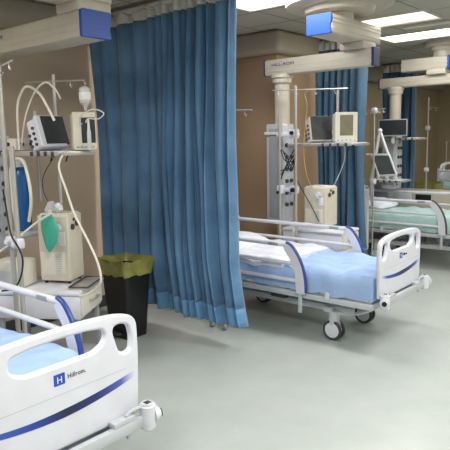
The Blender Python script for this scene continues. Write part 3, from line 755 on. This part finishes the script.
for k,(dx,dz_) in enumerate(((0,0),(.03,.05),(-.02,.1))):
    tube_thing('tangled_lead',['lowest','middle','topmost'][k]+' black lead tangled on the poles under the middle shelf','cable',[(-3.56+dx,5.12,1.62-dz_*.5),(-3.5+dx,5.09,1.52+dz_),(-3.42,5.1,1.5-dz_),(-3.36,5.12,1.56+dz_),(-3.46,5.1,1.44+dz_*.6),(-3.56,5.1,1.4-dz_)],.006,'black')
tube_thing('orange_cord','thin orange cord hanging from the hooked bar of the middle bay','cord',[(-3.30,5.26,2.24),(-3.36,5.27,2.2),(-3.33,5.27,2.1),(-3.35,5.27,1.9),(-3.36,5.25,1.6),(-3.3,5.22,1.35),(-3.25,5.26,1.2)],.0032,'orange')
tube_thing('white_cord','thin pale cord hanging under the right end of the middle shelf','cord',[(-2.95,5.4,1.66),(-2.96,5.4,1.5),(-3.02,5.4,1.35),(-3.08,5.4,1.24)],.004,'tubew')
pole_stand('drip stand mostly hidden behind the right edge of the near curtain', -3.42,3.99,.06,2.03,((-.12,0,2.01),(.34,0,1.99)),.012,3)

# ------------------------------------------------------------------ third bay equipment
shelf('narrow equipment shelf in the third bay below the black flat screen', -3.87,-3.22,7.95,8.25,1.72)
mm = thing('flat_monitor','black flat screen with silver edge above the third bed','monitor',(-3.54,7.86,1.86),math.radians(-75))
plate('bezel',[rounded([(-.2,-.12),(.2,-.12),(.2,.12),(-.2,.12)],.012)],.03,.006,'grey',mm,FX)
plate('screen',[rounded([(-.185,-.1),(.185,-.1),(.185,.108),(-.185,.108)],.006)],.004,.001,'screen',mm,T((.017,0,0)) @ FX)
MB().box((-.06,0,0),(.1,.06,.06),bev=.01).box((-.03,0,-.16),(.03,.05,.12),bev=.008).build('mount','lgrey',mm)
af = thing('tilted_tablet_stand','white triangular arm stand holding a grey tilted touch screen, third bay','stand',(-3.39,7.2,1.13))
af.scale = (1.04,1.04,1.04)
MB().tube([(-.12,0,-.35),(-.14,0,.05),(-.03,0,.66)],.019,8,smooth=False).tube([(.10,0,.33),(-.03,0,.66)],.018,8,smooth=False).tube([(-.22,.02,.36),(.10,0,.36)],.013,8,smooth=False).sph((-.03,0,.66),.03).build('triangle_arm','white',af)
Mx = T((.06,-.03,.24)) @ Matrix.Rotation(-.0,4,'Z') @ FY
quad = [(-.20,.13),(.06,.13),(.17,-.14),(-.08,-.16)]
sq = [Vector(p) for p in quad]; cc = sum(sq,Vector((0,0)))/4
inn = [cc+(p-cc)*.84 for p in sq]
bz = plate('frame',[rounded(sq,.02),rounded(inn,.012)],.03,.006,'white',af,Mx)
plate('screen',[rounded([cc+(p-cc)*.87 for p in sq],.01)],.012,.002,'tscreen',bz,Mx)
sh3 = shelf('lower shelf in the third bay carrying small clear jars', -3.9,-3.4,7.85,8.15,1.12)
for k in range(3):
    j = thing('humidifier_jar',['left','middle','right'][k]+' clear jar with pale lid on the lower third bay shelf','jar',(-3.78+k*.13,7.93,1.12))
    MB().lathe([(.03,.0),(.036,.006),(.036,.07),(.03,.085)],seg=16).build('jar','clear',j)
    MB().lathe([(.03,.083),(.036,.085),(.036,.105),(.02,.112)],seg=16).build('lid','lgrey',j)
gm = thing('gas_machine','grey equipment block behind the white tilted screen of third bay','machine',(-3.93,8.43,0))
MB().box((0,0,.83),(.26,.2,1.5),bev=.015).build('casing','grey',gm); MB().box((0,0,.04),(.32,.28,.08),bev=.01).build('plinth','dgrey',gm); 
k_ = MB()
for i in range(4): k_.cyl((.04,-.1,1.2+i*.09),(.04,-.115,1.2+i*.09),.028,seg=16)
k_.build('gauges','cream',gm)
pole_stand('drip stand with a crowded hook bar left of the black flat screen', -3.47,7.13,.06,2.12,((-.15,0,2.08),(.15,0,2.10)),.011,5,clamp=(2.08,1.15))
pole_stand('tall pole with clamps in front of the wall beyond the third bed', -3.53,9.13,.06,2.34,((-.02,0,2.2),(.16,0,2.16)),.013,2,clamp=(1.86,1.2))
pole_stand('thin drip stand beside the farthest bed with a slanted arm', -4.15,11.75,.06,1.62,((-.02,0,1.6),(.4,0,1.72)),.011,2)
ep = thing('bedside_panel','tall narrow white panel at the head end of the third bed','panel',(-3.63,7.2,0))
MB().box((0,0,.62),(.13,.05,.84),bev=.015).build('board','white',ep); MB().box((0,0,.1),(.07,.04,.2),bev=.005).box((0,0,.02),(.2,.28,.04),bev=.01).build('foot','lgrey',ep)
wc = thing('storage_cart','long low white cart with a black opening behind the third bed','cart',(-3.42,8.78,0))
MB().box((0,0,.52),(1.1,.36,.78),bev=.015).build('cabinet','warm',wc)
MB().box((.06,-.181,.80),(.24,.008,.11),bev=.003).build('opening','black',wc)
MB().box((-.32,-.181,.80),(.4,.006,.12),bev=.003).build('drawer','white',wc)
for sx in (-1,1): MB().cyl((sx*.45,-.1,.06),(sx*.45,.1,.06),.06).build('caster','dgrey',wc)
MB().box((0,0,.12),(1.0,.3,.03),bev=.005).build('chassis','lgrey',wc)
b3 = thing('waste_bin','olive-lined bin standing against the wall beyond the third bed','bin',(-3.85,10.0,0))
frustum(.34,.3,.42,.38,0,.84,'dgrey','body',b3,open_=False); frustum(.45,.4,.45,.4,.78,.93,'bag','bag_overhang',b3,crinkle=.04)
frustum(.3,.26,.43,.38,.7,.93,'bag','bag_lining',b3,open_=False,crinkle=.04)

# ------------------------------------------------------------------ world, camera
w = bpy.data.worlds.new('World'); bpy.context.scene.world = w; w.use_nodes = True
w.node_tree.nodes['Background'].inputs[0].default_value = (.8,.85,.9,1); w.node_tree.nodes['Background'].inputs[1].default_value = .04
f, p, r, y = 575., math.radians(8.5), math.radians(-1.15), math.radians(40.5)
fw = Vector((-math.sin(y),math.cos(y),0)); rt = Vector((math.cos(y),math.sin(y),0)); up = Vector((0,0,1))
F = fw*math.cos(p)-up*math.sin(p); U = up*math.cos(p)+fw*math.sin(p)
r2 = rt*math.cos(r)+U*math.sin(r); U2 = U*math.cos(r)-rt*math.sin(r)
cam = bpy.data.cameras.new('Camera'); co = bpy.data.objects.new('Camera',cam); C.objects.link(co)
cam.sensor_width = 36; cam.sensor_fit = 'HORIZONTAL'; cam.lens = f/450*36; cam.clip_start = .05
co.matrix_world = Matrix(((r2.x,U2.x,-F.x,0),(r2.y,U2.y,-F.y,0),(r2.z,U2.z,-F.z,1.75),(0,0,0,1)))
bpy.context.scene.camera = co
vs = bpy.context.scene.view_settings; vs.view_transform = 'Standard'; vs.look = 'None'; vs.exposure = -0.6; vs.gamma = 1.
